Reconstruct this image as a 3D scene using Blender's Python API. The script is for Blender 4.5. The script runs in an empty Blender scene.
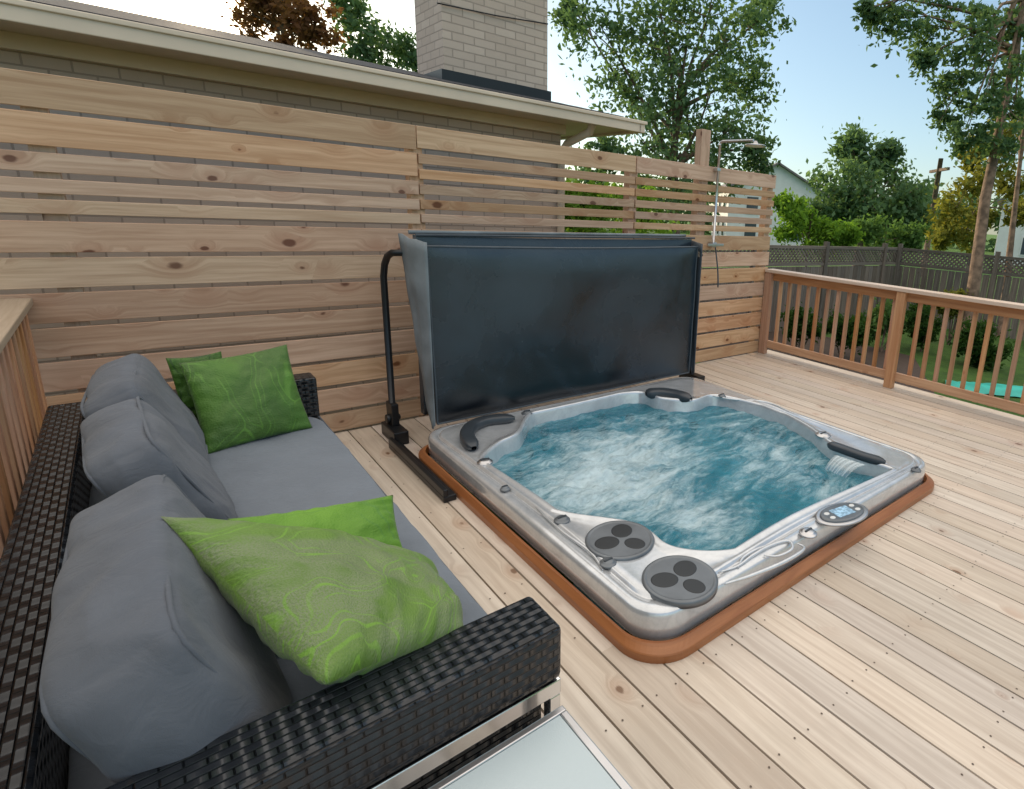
import bpy, math, random
import numpy as np
from mathutils import Vector, noise, Matrix
random.seed(7); np.random.seed(7)
V=Vector
S=bpy.context.scene; COL=S.collection
# ---------------------------------------------------------------- camera solve (fitted once)
CP=V((-5.374,-4.197,1.592)); YAW,PIT,ROL=[math.radians(a) for a in (44.254,13.873,3.449)]
F,PX,PY=572.5,683.0,352.8
cD=V((math.sin(YAW)*math.cos(PIT),math.cos(YAW)*math.cos(PIT),-math.sin(PIT)))
r0=V((math.cos(YAW),-math.sin(YAW),0)); u0=r0.cross(cD)
cR=math.cos(ROL)*r0+math.sin(ROL)*u0; cU=-math.sin(ROL)*r0+math.cos(ROL)*u0
def ray(u,v): return cD+cR*((u-PX)/F)-cU*((v-PY)/F)
def at(u,v,ax,val):
    d=ray(u,v); return CP+d*((val-CP[ax])/d[ax])
def dp(u,v,dep): return CP+ray(u,v)*dep
# ---------------------------------------------------------------- node helpers
def newmat(name):
    m=bpy.data.materials.new(name); m.use_nodes=True
    return m,m.node_tree,m.node_tree.nodes['Principled BSDF']
def N(nt,t,**kw):
    n=nt.nodes.new(t)
    for k,v in kw.items(): setattr(n,k,v)
    return n
def L(nt,a,b): nt.links.new(a,b)
def math_(nt,op,a,b=None,c=None,clamp=False):
    n=nt.nodes.new('ShaderNodeMath'); n.operation=op; n.use_clamp=clamp
    for i,x in enumerate((a,b,c)):
        if x is None: continue
        if isinstance(x,(int,float)): n.inputs[i].default_value=x
        else: L(nt,x,n.inputs[i])
    return n.outputs[0]
def mixc(nt,f,a,b,blend='MIX'):
    n=nt.nodes.new('ShaderNodeMix'); n.data_type='RGBA'; n.blend_type=blend
    for i,x in ((0,f),(6,a),(7,b)):
        if isinstance(x,(int,float)): n.inputs[i].default_value=x
        elif isinstance(x,tuple): n.inputs[i].default_value=(*x,1)
        else: L(nt,x,n.inputs[i])
    return n.outputs[2]
def ramp(nt,x,stops,interp='LINEAR'):
    n=nt.nodes.new('ShaderNodeValToRGB'); n.color_ramp.interpolation=interp
    el=n.color_ramp.elements
    while len(el)<len(stops): el.new(0.5)
    for e,(p,c) in zip(el,stops):
        e.position=p; e.color=(c,c,c,1) if isinstance(c,(int,float)) else (*c,1)
    L(nt,x,n.inputs[0]); return n.outputs[0]
def mapr(nt,x,a,b,c=0.,d=1.):
    n=nt.nodes.new('ShaderNodeMapRange'); n.interpolation_type='SMOOTHSTEP'
    L(nt,x,n.inputs[0]); 
    for i,v in enumerate((a,b,c,d)): n.inputs[i+1].default_value=v
    return n.outputs[0]
def vscale(nt,vec,s,off=(0,0,0),rot=(0,0,0)):
    n=N(nt,'ShaderNodeMapping'); n.inputs['Scale'].default_value=s; n.inputs['Location'].default_value=off; n.inputs['Rotation'].default_value=rot
    L(nt,vec,n.inputs['Vector']); return n.outputs[0]
def noise_(nt,vec,scale,detail=3,rough=.5,dist=0.):
    n=N(nt,'ShaderNodeTexNoise'); n.inputs['Scale'].default_value=scale; n.inputs['Detail'].default_value=detail
    n.inputs['Roughness'].default_value=rough; n.inputs['Distortion'].default_value=dist
    if vec is not None: L(nt,vec,n.inputs['Vector'])
    return n.outputs['Fac']
def bump(nt,b,h,strength=.3,dist=.01):
    n=N(nt,'ShaderNodeBump'); n.inputs['Strength'].default_value=strength; n.inputs['Distance'].default_value=dist
    L(nt,h,n.inputs['Height']); L(nt,n.outputs[0],b.inputs['Normal'])
def uvn(nt): return N(nt,'ShaderNodeUVMap').outputs[0]
def obn(nt): return N(nt,'ShaderNodeTexCoord').outputs['Object']
def attr(nt): 
    n=N(nt,'ShaderNodeAttribute'); n.attribute_name='rnd'; return n
def plain(name,col,rough=.6,metal=0.,var=.12,vs=8.,bs=0.,bscale=60,coat=0.):
    m,nt,b=newmat(name); o=obn(nt)
    f=noise_(nt,o,vs,4)
    c=mixc(nt,mapr(nt,f,.3,.7),tuple(x*(1-var) for x in col),tuple(min(1,x*(1+var)) for x in col))
    L(nt,c,b.inputs['Base Color']); b.inputs['Roughness'].default_value=rough; b.inputs['Metallic'].default_value=metal
    b.inputs['Coat Weight'].default_value=coat
    if bs>0: bump(nt,b,noise_(nt,o,bscale,4),bs,.005)
    return m
def wood(name,c1,c2,knotc=(.10,.035,.012),kscale=4.3,kr=.10,stain=.0,rough=.6,grime=(.3,.27,.23),vlo=.78,vr=.42,fine=.2):
    m,nt,b=newmat(name); uv=uvn(nt); a=attr(nt)
    vo=N(nt,'ShaderNodeTexVoronoi'); vo.inputs['Scale'].default_value=kscale; L(nt,vscale(nt,uv,(.8,1.25,1)),vo.inputs['Vector'])
    wob=noise_(nt,vscale(nt,uv,(30,60,1)),1,2)
    d=math_(nt,'ADD',vo.outputs['Distance'],math_(nt,'MULTIPLY',math_(nt,'SUBTRACT',wob,.5),.06))
    sep=N(nt,'ShaderNodeSeparateColor'); L(nt,vo.outputs['Color'],sep.inputs[0])
    krad=math_(nt,'MULTIPLY_ADD',sep.outputs[0],kr*.9,kr*.35)
    kn=math_(nt,'SUBTRACT',1.0,math_(nt,'DIVIDE',d,krad),clamp=True)
    knot=mapr(nt,kn,.05,.45)
    halo=mapr(nt,math_(nt,'DIVIDE',d,krad),3.4,.8)
    sx=N(nt,'ShaderNodeSeparateXYZ'); L(nt,uv,sx.inputs[0])
    vv=math_(nt,'ADD',math_(nt,'MULTIPLY',sx.outputs[1],34.),math_(nt,'MULTIPLY',halo,2.2))
    cx=N(nt,'ShaderNodeCombineXYZ'); L(nt,math_(nt,'MULTIPLY',sx.outputs[0],1.6),cx.inputs[0]); L(nt,vv,cx.inputs[1])
    g=noise_(nt,cx.outputs[0],1.0,5,.6,.4)
    g2=noise_(nt,vscale(nt,uv,(3,260,1)),1.0,3,.6)
    c=mixc(nt,mapr(nt,g,.3,.72),c1,c2)
    c=mixc(nt,math_(nt,'MULTIPLY',g2,fine),c,tuple(x*.5 for x in c1))
    c=mixc(nt,math_(nt,'MULTIPLY',halo,.4),c,tuple(x*y for x,y in zip(c1,(.8,.6,.5))))
    c=mixc(nt,math_(nt,'MULTIPLY',knot,.9),c,knotc)
    sa=N(nt,'ShaderNodeSeparateColor'); L(nt,a.outputs['Color'],sa.inputs[0])
    hs=N(nt,'ShaderNodeHueSaturation'); L(nt,c,hs.inputs['Color'])
    L(nt,math_(nt,'MULTIPLY_ADD',sa.outputs[0],vr,vlo),hs.inputs['Value']); L(nt,math_(nt,'MULTIPLY_ADD',sa.outputs[1],.3,.85),hs.inputs['Saturation'])
    L(nt,math_(nt,'MULTIPLY_ADD',sa.outputs[2],.012,.492),hs.inputs['Hue'])
    c=hs.outputs[0]
    if stain>0:
        f=mapr(nt,noise_(nt,obn(nt),1.3,5,.65),.42,.72)
        c=mixc(nt,math_(nt,'MULTIPLY',f,stain),c,grime)
    L(nt,c,b.inputs['Base Color']); b.inputs['Roughness'].default_value=rough
    bump(nt,b,math_(nt,'ADD',g,math_(nt,'MULTIPLY',g2,.5)),.25,.004)
    return m
M={}
M['fence']=wood('cedar_boards',(.50,.305,.18),(.70,.475,.31),knotc=(.13,.042,.014),kr=.165,kscale=5.0,vlo=.84,vr=.28)
M['deck']=wood('weathered_deck',(.56,.465,.375),(.73,.635,.53),knotc=(.16,.08,.04),kr=.11,kscale=4.8,stain=.35,grime=(.44,.385,.32),rough=.5,vlo=.82,vr=.28,fine=.13)
M['rail']=wood('stained_railing',(.42,.205,.10),(.58,.33,.18),kr=.05,rough=.5)
M['railcap']=wood('railing_cap',(.66,.49,.38),(.80,.64,.52),kr=.06,rough=.4)
M['oldcap']=wood('weathered_cap',(.46,.35,.24),(.62,.49,.36),kr=.06)
M['skirt']=wood('varnished_skirt',(.29,.105,.034),(.42,.17,.06),kr=.01,rough=.35)
M['oldfence']=wood('old_grey_fence',(.13,.105,.085),(.25,.20,.165),kr=.05,rough=.85)
M['black']=plain('powder_black',(.012,.013,.015),.35,.2,bs=.05)
M['plastic']=plain('grey_plastic',(.035,.043,.052),.35,bs=.05)
M['lid']=plain('grey_lid',(.15,.165,.18),.28,bs=.03,metal=.3)
M['dark']=plain('dark_recess',(.012,.015,.018),.3)
M['screw']=plain('screw_head',(.10,.07,.05),.5)
M['chrome']=plain('chrome',(.75,.76,.78),.14,1.,var=.05)
M['steel']=plain('brushed_steel',(.55,.55,.56),.32,1.,var=.08)
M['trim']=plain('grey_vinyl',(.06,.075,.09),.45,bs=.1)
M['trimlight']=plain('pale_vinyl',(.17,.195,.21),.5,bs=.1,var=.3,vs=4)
M['display']=plain('lit_display',(.35,.55,.75),.15,var=.4,vs=60)
M['cream']=plain('cream_metal',(.70,.59,.46),.5,var=.06,vs=2)
M['white']=plain('white_siding',(.66,.67,.66),.7,var=.05,vs=2)
M['shingle']=plain('dark_shingle',(.035,.035,.04),.9,var=.5,vs=40,bs=.5,bscale=60)
M['greyroof']=plain('grey_roof',(.16,.15,.15),.9,var=.2,vs=20,bs=.3)
M['glass']=plain('window_glass',(.05,.07,.09),.08)
M['bark']=plain('bark',(.14,.10,.07),.9,var=.45,vs=9,bs=.8,bscale=25)
M['barkred']=plain('pale_bark',(.18,.12,.08),.9,var=.4,vs=9,bs=.8,bscale=25)
M['teal']=plain('teal_sheet',(.03,.42,.34),.5,var=.2,vs=3)
M['joist']=plain('dark_joist_wood',(.06,.04,.03),.8)  # one even dark brown, shared by joists and garden bed
def brick(name,c1,c2,mo,w,h,ms=.008):
    m,nt,b=newmat(name); uv=uvn(nt)
    t=N(nt,'ShaderNodeTexBrick'); L(nt,uv,t.inputs['Vector'])
    t.inputs['Color1'].default_value=(*c1,1); t.inputs['Color2'].default_value=(*c2,1); t.inputs['Mortar'].default_value=(*mo,1)
    t.inputs['Scale'].default_value=1; t.inputs['Brick Width'].default_value=w; t.inputs['Row Height'].default_value=h
    t.inputs['Mortar Size'].default_value=ms; t.inputs['Mortar Smooth'].default_value=.2
    c=mixc(nt,math_(nt,'MULTIPLY',noise_(nt,uv,9,5),.25),t.outputs['Color'],tuple(x*.6 for x in c2))
    L(nt,c,b.inputs['Base Color']); b.inputs['Roughness'].default_value=.9
    h_=math_(nt,'SUBTRACT',math_(nt,'MULTIPLY',noise_(nt,uv,60,3),.25),t.outputs['Fac'])
    bump(nt,b,h_,.7,.006); return m
M['brick']=brick('pale_brick',(.62,.51,.43),(.52,.42,.35),(.38,.31,.26),.21,.072,.006)
def wicker():
    m,nt,b=newmat('black_wicker'); uv=uvn(nt)
    W,H_=.062,.0175
    t=N(nt,'ShaderNodeTexBrick'); L(nt,uv,t.inputs['Vector'])
    t.inputs['Scale'].default_value=1; t.inputs['Brick Width'].default_value=W; t.inputs['Row Height'].default_value=H_
    t.inputs['Mortar Size'].default_value=.0022; t.inputs['Mortar Smooth'].default_value=1.
    t.inputs['Color1'].default_value=(.008,.010,.013,1); t.inputs['Color2'].default_value=(.017,.020,.025,1); t.inputs['Mortar'].default_value=(.001,.001,.002,1)
    L(nt,t.outputs['Color'],b.inputs['Base Color']); b.inputs['Roughness'].default_value=.25
    sx=N(nt,'ShaderNodeSeparateXYZ'); L(nt,uv,sx.inputs[0])
    row=math_(nt,'FLOOR',math_(nt,'DIVIDE',sx.outputs[1],H_))
    par=math_(nt,'MULTIPLY',math_(nt,'MODULO',math_(nt,'ABSOLUTE',row),2.),math.pi)
    wv=math_(nt,'SINE',math_(nt,'ADD',math_(nt,'MULTIPLY',sx.outputs[0],2*math.pi/W),par))
    h=math_(nt,'SUBTRACT',math_(nt,'MULTIPLY',wv,.7),math_(nt,'MULTIPLY',t.outputs['Fac'],1.2))
    bump(nt,b,h,1.,.009); return m
M['wicker']=wicker()
def fabric(name,c,var=.10):
    m,nt,b=newmat(name); o=obn(nt)
    f=noise_(nt,o,5,5,.6)
    col=mixc(nt,mapr(nt,f,.3,.7),tuple(x*(1-var) for x in c),tuple(x*(1+var) for x in c))
    L(nt,col,b.inputs['Base Color']); b.inputs['Roughness'].default_value=.85; b.inputs['Sheen Weight'].default_value=.12
    w1=noise_(nt,vscale(nt,o,(900,900,900)),1,1)
    w2=noise_(nt,o,13,4,.55,1.0)
    bump(nt,b,math_(nt,'ADD',math_(nt,'MULTIPLY',w1,.08),w2),.4,.016); return m
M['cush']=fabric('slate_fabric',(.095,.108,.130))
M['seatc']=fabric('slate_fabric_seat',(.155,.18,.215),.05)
def greenleaf(name,g1,g2,line,scale=5,linew=.035,grey=0.,warpa=.35,greyc=(.17,.20,.10)):
    m,nt,b=newmat(name); uv=uvn(nt)
    warp=N(nt,'ShaderNodeTexNoise'); warp.inputs['Scale'].default_value=2.6; L(nt,uv,warp.inputs['Vector'])
    mx=N(nt,'ShaderNodeVectorMath'); mx.operation='MULTIPLY_ADD'; L(nt,warp.outputs['Color'],mx.inputs[0]); mx.inputs[1].default_value=(warpa,warpa,0); L(nt,uv,mx.inputs[2])
    vo=N(nt,'ShaderNodeTexVoronoi'); vo.feature='DISTANCE_TO_EDGE'; vo.inputs['Scale'].default_value=scale; L(nt,vscale(nt,mx.outputs[0],(1,.6,1)),vo.inputs['Vector'])
    ln=mapr(nt,vo.outputs['Distance'],linew,linew*.4)
    ln3=math_(nt,'MULTIPLY',mapr(nt,math_(nt,'ABSOLUTE',math_(nt,'SUBTRACT',vo.outputs['Distance'],linew*5.5)),linew*.6,linew*.2),.8)
    ln=math_(nt,'MAXIMUM',ln,ln3)
    ln=math_(nt,'MULTIPLY',ln,mapr(nt,noise_(nt,uv,7,2),.35,.55))
    c=mixc(nt,mapr(nt,noise_(nt,uv,3,3),.35,.65),g1,g2)
    if grey>0:
        gmm=mapr(nt,noise_(nt,mx.outputs[0],4.2,3,.5,1.),.34,.56)
        sp=mapr(nt,noise_(nt,uv,230,2,.7),.36,.60,.25,1.)
        c=mixc(nt,math_(nt,'MULTIPLY',math_(nt,'MULTIPLY',gmm,sp),grey),c,greyc)
    c=mixc(nt,math_(nt,'MULTIPLY',ln,.75),c,line)
    L(nt,c,b.inputs['Base Color']); b.inputs['Roughness'].default_value=.55; b.inputs['Sheen Weight'].default_value=.1
    bump(nt,b,math_(nt,'ADD',math_(nt,'MULTIPLY',noise_(nt,uv,140,2),.9),math_(nt,'MULTIPLY',noise_(nt,uv,11,4,.5,.5),2.)),.4,.009); return m
M['greenA']=greenleaf('green_leaf_print',(.045,.13,.010),(.07,.18,.014),(.11,.26,.03),6,.022,grey=.5,greyc=(.07,.12,.03))
M['greenB']=greenleaf('green_satin_print',(.085,.17,.012),(.12,.23,.02),(.16,.34,.02),6.5,.02,grey=1.,warpa=.6,greyc=(.175,.215,.105))
M['greenC']=greenleaf('lime_plain_print',(.10,.25,.010),(.14,.32,.015),(.08,.22,.02),4,.02)
M['greenD']=greenleaf('olive_print',(.05,.12,.01),(.06,.16,.01),(.02,.06,.01),5)
def acrylic():
    m,nt,b=newmat('silver_marbled_acrylic'); o=obn(nt)
    f=noise_(nt,o,4.5,8,.7,1.2); g=noise_(nt,o,60,5,.65,.6)
    c=ramp(nt,f,[(.3,(.50,.52,.54)),(.45,(.58,.60,.62)),(.55,(.64,.66,.68)),(.7,(.71,.73,.75))])
    c=mixc(nt,math_(nt,'MULTIPLY',mapr(nt,g,.45,.65),.2),c,(.44,.46,.48))
    L(nt,c,b.inputs['Base Color']); b.inputs['Roughness'].default_value=.2; b.inputs['Metallic'].default_value=.45
    b.inputs['Coat Weight'].default_value=.8; b.inputs['Coat Roughness'].default_value=.05
    return m
M['acrylic']=acrylic()
M['basin']=plain('basin_acrylic',(.42,.68,.74),.35,var=.3,vs=5)
def water(name='spa_water'):
    m,nt,b=newmat(name); o=obn(nt); a=attr(nt)
    sa=N(nt,'ShaderNodeSeparateColor'); L(nt,a.outputs['Color'],sa.inputs[0])
    st=vscale(nt,o,(.7,1.7,1),rot=(0,0,.5))
    f1=noise_(nt,st,2.0,8,.62,2.6); f2=noise_(nt,st,11,8,.75,1.8)
    s=math_(nt,'ADD',math_(nt,'MULTIPLY',f1,.74),math_(nt,'MULTIPLY',f2,.50))
    s=math_(nt,'ADD',s,math_(nt,'MULTIPLY',math_(nt,'SUBTRACT',sa.outputs[0],.42),.42))
    foam=mapr(nt,s,.50,.96)
    nt.nodes.remove(b)
    tr=N(nt,'ShaderNodeBsdfTransparent'); tr.inputs[0].default_value=(.42,.84,.94,1)
    df=N(nt,'ShaderNodeBsdfDiffuse'); L(nt,mixc(nt,mapr(nt,f1,.3,.7),(.025,.28,.40),(.12,.50,.63)),df.inputs[0])
    m1=N(nt,'ShaderNodeMixShader'); m1.inputs[0].default_value=.42; L(nt,tr.outputs[0],m1.inputs[1]); L(nt,df.outputs[0],m1.inputs[2])
    gl=N(nt,'ShaderNodeBsdfGlossy'); gl.inputs['Roughness'].default_value=.05
    fr=N(nt,'ShaderNodeFresnel'); fr.inputs[0].default_value=1.36
    m2=N(nt,'ShaderNodeMixShader'); L(nt,fr.outputs[0],m2.inputs[0]); L(nt,m1.outputs[0],m2.inputs[1]); L(nt,gl.outputs[0],m2.inputs[2])
    fo=N(nt,'ShaderNodeBsdfDiffuse'); fo.inputs[0].default_value=(.70,.85,.90,1)
    m3=N(nt,'ShaderNodeMixShader'); L(nt,math_(nt,'MULTIPLY',foam,.88),m3.inputs[0]); L(nt,m2.outputs[0],m3.inputs[1]); L(nt,fo.outputs[0],m3.inputs[2])
    bp=N(nt,'ShaderNodeBump'); bp.inputs['Strength'].default_value=.8; bp.inputs['Distance'].default_value=.03
    L(nt,math_(nt,'ADD',f2,math_(nt,'MULTIPLY',noise_(nt,o,40,3,.6,.5),.5)),bp.inputs['Height'])
    for n in (gl,df,fo,fr): L(nt,bp.outputs[0],n.inputs['Normal'])
    L(nt,m3.outputs[0],nt.nodes['Material Output'].inputs[0]); return m
M['water']=water()
def fallmat():
    m,nt,b=newmat('falling_water'); uv=uvn(nt)
    f=mapr(nt,noise_(nt,vscale(nt,uv,(60,3,1)),1,3),.38,.6)
    nt.nodes.remove(b)
    tr=N(nt,'ShaderNodeBsdfTransparent'); tr.inputs[0].default_value=(.80,.93,.96,1)
    df=N(nt,'ShaderNodeBsdfDiffuse'); df.inputs[0].default_value=(.72,.84,.88,1)
    gl=N(nt,'ShaderNodeBsdfGlossy'); gl.inputs['Roughness'].default_value=.08
    x=N(nt,'ShaderNodeMixShader'); L(nt,math_(nt,'MULTIPLY_ADD',f,.45,.10),x.inputs[0]); L(nt,tr.outputs[0],x.inputs[1]); L(nt,df.outputs[0],x.inputs[2])
    y=N(nt,'ShaderNodeMixShader'); y.inputs[0].default_value=.15; L(nt,x.outputs[0],y.inputs[1]); L(nt,gl.outputs[0],y.inputs[2])
    L(nt,y.outputs[0],nt.nodes['Material Output'].inputs[0]); return m
M['fall']=fallmat()
def vinyl():
    m,nt,b=newmat('navy_vinyl'); o=obn(nt)
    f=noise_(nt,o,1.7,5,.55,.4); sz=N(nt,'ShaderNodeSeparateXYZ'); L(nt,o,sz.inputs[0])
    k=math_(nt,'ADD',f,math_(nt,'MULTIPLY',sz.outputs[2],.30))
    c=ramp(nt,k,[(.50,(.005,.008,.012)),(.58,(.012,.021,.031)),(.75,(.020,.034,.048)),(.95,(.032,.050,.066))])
    L(nt,c,b.inputs['Base Color']); L(nt,mapr(nt,f,.3,.7,.18,.34),b.inputs['Roughness'])
    b.inputs['Specular IOR Level'].default_value=.6
    bump(nt,b,math_(nt,'ADD',math_(nt,'MULTIPLY',noise_(nt,o,250,2),.6),math_(nt,'MULTIPLY',noise_(nt,o,3.0,2),5.)),.2,.008); return m
M['vinyl']=vinyl()
def frosted():
    m,nt,b=newmat('frosted_glass'); b.inputs['Base Color'].default_value=(.50,.58,.60,1); b.inputs['Roughness'].default_value=.22
    o=obn(nt); bump(nt,b,noise_(nt,o,420,2),.25,.002); return m
M['frost']=frosted()
def grassm():
    m,nt,b=newmat('lawn_grass'); o=obn(nt)
    f=noise_(nt,o,3,6,.7); g=noise_(nt,o,60,4,.7)
    c=mixc(nt,mapr(nt,f,.3,.7),(.05,.13,.014),(.11,.24,.028)); c=mixc(nt,math_(nt,'MULTIPLY',g,.5),c,(.03,.07,.01))
    L(nt,c,b.inputs['Base Color']); b.inputs['Roughness'].default_value=.9; bump(nt,b,g,1,.05); return m
M['grass']=grassm()
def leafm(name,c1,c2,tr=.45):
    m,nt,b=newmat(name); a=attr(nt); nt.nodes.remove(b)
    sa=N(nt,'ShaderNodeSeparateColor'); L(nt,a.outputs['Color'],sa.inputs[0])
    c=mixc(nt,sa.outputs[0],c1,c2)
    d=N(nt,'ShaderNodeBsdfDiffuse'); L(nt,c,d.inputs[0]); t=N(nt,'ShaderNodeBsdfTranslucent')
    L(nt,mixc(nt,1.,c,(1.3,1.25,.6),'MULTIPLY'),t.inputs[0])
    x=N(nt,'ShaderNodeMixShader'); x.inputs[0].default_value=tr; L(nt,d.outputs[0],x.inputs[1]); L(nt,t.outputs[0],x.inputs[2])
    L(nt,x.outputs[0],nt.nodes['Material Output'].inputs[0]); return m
M['leafgreen']=leafm('leaf_green',(.045,.10,.03),(.15,.26,.09))
M['leafblue']=leafm('leaf_bluegreen',(.055,.115,.06),(.16,.26,.14))  # haze put into the leaf colour: paler and bluer
M['leafdark']=leafm('leaf_dark',(.015,.045,.012),(.06,.12,.035))
M['leafred']=leafm('leaf_copper',(.09,.04,.025),(.24,.13,.06))
M['leafyellow']=leafm('leaf_yellow',(.12,.14,.03),(.32,.31,.08))
M['leafbright']=leafm('leaf_bright',(.08,.17,.025),(.20,.36,.06))
# ---------------------------------------------------------------- mesh builder
ORG={}
def tag(o,label=None,cat=None,group=None,kind=None):
    if label: o['label']=label
    if cat: o['category']=cat
    if group: o['group']=group
    if kind: o['kind']=kind
    return o
def thing(name,label,cat,loc=(0,0,0),group=None):
    o=bpy.data.objects.new(name,None); o.empty_display_size=.1; COL.objects.link(o); o.location=loc; ORG[o]=V(loc)
    return tag(o,label,cat,group)
class MB:
    def __init__(s): s.v=[];s.f=[];s.uv=[];s.c=[];s.m=[];s.sm=[]
    def quad(s,ps,uv=None,c=None,m=0,sm=False):
        i=len(s.v); s.v+= [tuple(p) for p in ps]; s.f.append(list(range(i,i+len(ps))))
        s.uv.append(uv or [(0,0)]*len(ps)); s.c.append(c or (.5,.5,.5)); s.m.append(m); s.sm.append(sm)
    def box(s,c,a,b,d,col=None,m=0,uvo=None):
        c,a,b,d=V(c),V(a),V(b),V(d)
        if col is None: col=(random.random(),random.random(),random.random())
        if uvo is None: uvo=(random.uniform(0,50),random.uniform(0,50))
        idx={}
        for x in (-1,1):
            for y in (-1,1):
                for z in (-1,1):
                    idx[(x,y,z)]=len(s.v); s.v.append(tuple(c+a*x+b*y+d*z))
        ax=[a,b,d]; la=[a.length,b.length,d.length]
        for n,t1,t2 in ((0,1,2),(1,0,2),(2,0,1)):
            for sg in (-1,1):
                q=[]
                uv=[]
                for s1,s2 in ((-1,-1),(1,-1),(1,1),(-1,1)):
                    k=[0,0,0];k[n]=sg;k[t1]=s1;k[t2]=s2
                    q.append(idx[tuple(k)]); uv.append((uvo[0]+s1*la[t1]+(.31 if sg>0 else 0)*(n==0),uvo[1]+s2*la[t2]+(n==2)*.37))
                if ax[t1].cross(ax[t2]).dot(ax[n]*sg)<0: q.reverse();uv.reverse()
                s.f.append(q);s.uv.append(uv);s.c.append(col);s.m.append(m);s.sm.append(False)
    def abox(s,x0,x1,y0,y1,z0,z1,long='x',**k):
        c=((x0+x1)/2,(y0+y1)/2,(z0+z1)/2); hx=V((abs(x1-x0)/2,0,0));hy=V((0,abs(y1-y0)/2,0));hz=V((0,0,abs(z1-z0)/2))
        o={'x':(hx,hy,hz),'y':(hy,hx,hz),'z':(hz,hx,hy)}[long]
        s.box(c,*o,**k)
    def tube(s,pts,rad,seg=12,cap=True,m=0,col=(.5,.5,.5)):
        pts=[V(p) for p in pts]
        if not hasattr(rad,'__len__'): rad=[rad]*len(pts)
        i0=len(s.v); up=None; L_=0
        for i,p in enumerate(pts):
            t=(pts[min(i+1,len(pts)-1)]-pts[max(i-1,0)]).normalized()
            if up is None:
                up=V((0,0,1)) if abs(t.z)<.9 else V((1,0,0))
            up=(up-t*up.dot(t)).normalized(); w=t.cross(up)
            for k in range(seg):
                a=2*math.pi*k/seg
                s.v.append(tuple(p+(up*math.cos(a)+w*math.sin(a))*rad[i]))
        for i in range(len(pts)-1):
            L2=L_+(pts[i+1]-pts[i]).length
            for k in range(seg):
                k2=(k+1)%seg
                s.f.append([i0+i*seg+k,i0+(i+1)*seg+k,i0+(i+1)*seg+k2,i0+i*seg+k2][::-1]); s.uv.append([(L_,k/seg),(L2,k/seg),(L2,(k+1)/seg),(L_,(k+1)/seg)][::-1]); s.c.append(col); s.m.append(m); s.sm.append(True)
            L_=L2
        if cap:
            for i,rv in ((0,0),(len(pts)-1,1)):
                f=[i0+i*seg+k for k in range(seg)]
                if rv: f=f[::-1]
                s.f.append(f);s.uv.append([(0,0)]*seg);s.c.append(col);s.m.append(m);s.sm.append(False)
    def lathe(s,c,prof,axis=(0,0,1),seg=32,m=0,sx=1.,sy=1.,rot=0.):
        c=V(c); ax=V(axis).normalized(); t=V((1,0,0)) if abs(ax.x)<.9 else V((0,1,0)); t=(t-ax*t.dot(ax)).normalized(); w=ax.cross(t)
        t,w=t*math.cos(rot)+w*math.sin(rot),w*math.cos(rot)-t*math.sin(rot)
        i0=len(s.v)
        for r,h in prof:
            for k in range(seg):
                a=2*math.pi*k/seg; s.v.append(tuple(c+ax*h+t*(math.cos(a)*r*sx)+w*(math.sin(a)*r*sy)))
        for i in range(len(prof)-1):
            for k in range(seg):
                k2=(k+1)%seg
                s.f.append([i0+i*seg+k,i0+i*seg+k2,i0+(i+1)*seg+k2,i0+(i+1)*seg+k]);s.uv.append([(0,0)]*4);s.c.append((.5,.5,.5));s.m.append(m);s.sm.append(True)
        s.f.append([i0+(len(prof)-1)*seg+k for k in range(seg)]);s.uv.append([(0,0)]*seg);s.c.append((.5,.5,.5));s.m.append(m);s.sm.append(False)
        s.f.append([i0+k for k in range(seg)][::-1]);s.uv.append([(0,0)]*seg);s.c.append((.5,.5,.5));s.m.append(m);s.sm.append(False)
    def build(s,name,mats,parent=None,bevel=0.,seg=2,loc=None):
        me=bpy.data.meshes.new(name)
        org=ORG[parent] if parent is not None else V(loc if loc else (0,0,0))
        me.from_pydata([tuple(V(p)-org) for p in s.v],[],s.f)
        uvl=me.uv_layers.new(name='UVMap'); flat=[]
        for u in s.uv:
            for a in u: flat+= [a[0],a[1]]
        uvl.data.foreach_set('uv',flat)
        at_=me.attributes.new('rnd','FLOAT_COLOR','FACE')
        fc=[]
        for c in s.c: fc+=[c[0],c[1],c[2],1.]
        at_.data.foreach_set('color',fc)
        me.polygons.foreach_set('material_index',s.m); me.polygons.foreach_set('use_smooth',s.sm)
        if not isinstance(mats,(list,tuple)): mats=[mats]
        for m in mats: me.materials.append(m)
        me.update()
        o=bpy.data.objects.new(name,me); COL.objects.link(o)
        if parent is not None: o.parent=parent
        else: o.location=org
        ORG[o]=org
        if bevel>0:
            b=o.modifiers.new('bevel','BEVEL'); b.width=bevel; b.segments=seg; b.limit_method='ANGLE'
        return o
def grid(mb,P,nu,nv,closeu=False,uvf=None,m=0,col=None,flip=False):
    i0=len(mb.v)
    for j in range(nv):
        for i in range(nu): mb.v.append(tuple(P[j][i]))
    for j in range(nv-1):
        for i in range(nu if closeu else nu-1):
            i2=(i+1)%nu
            f=[i0+j*nu+i,i0+j*nu+i2,i0+(j+1)*nu+i2,i0+(j+1)*nu+i]
            uv=[uvf(i,j),uvf(i+1,j),uvf(i+1,j+1),uvf(i,j+1)] if uvf else [(0,0)]*4
            if flip: f.reverse();uv.reverse()
            mb.f.append(f);mb.uv.append(uv);mb.c.append(col(i,j) if col else (.5,.5,.5));mb.m.append(m);mb.sm.append(True)
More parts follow.
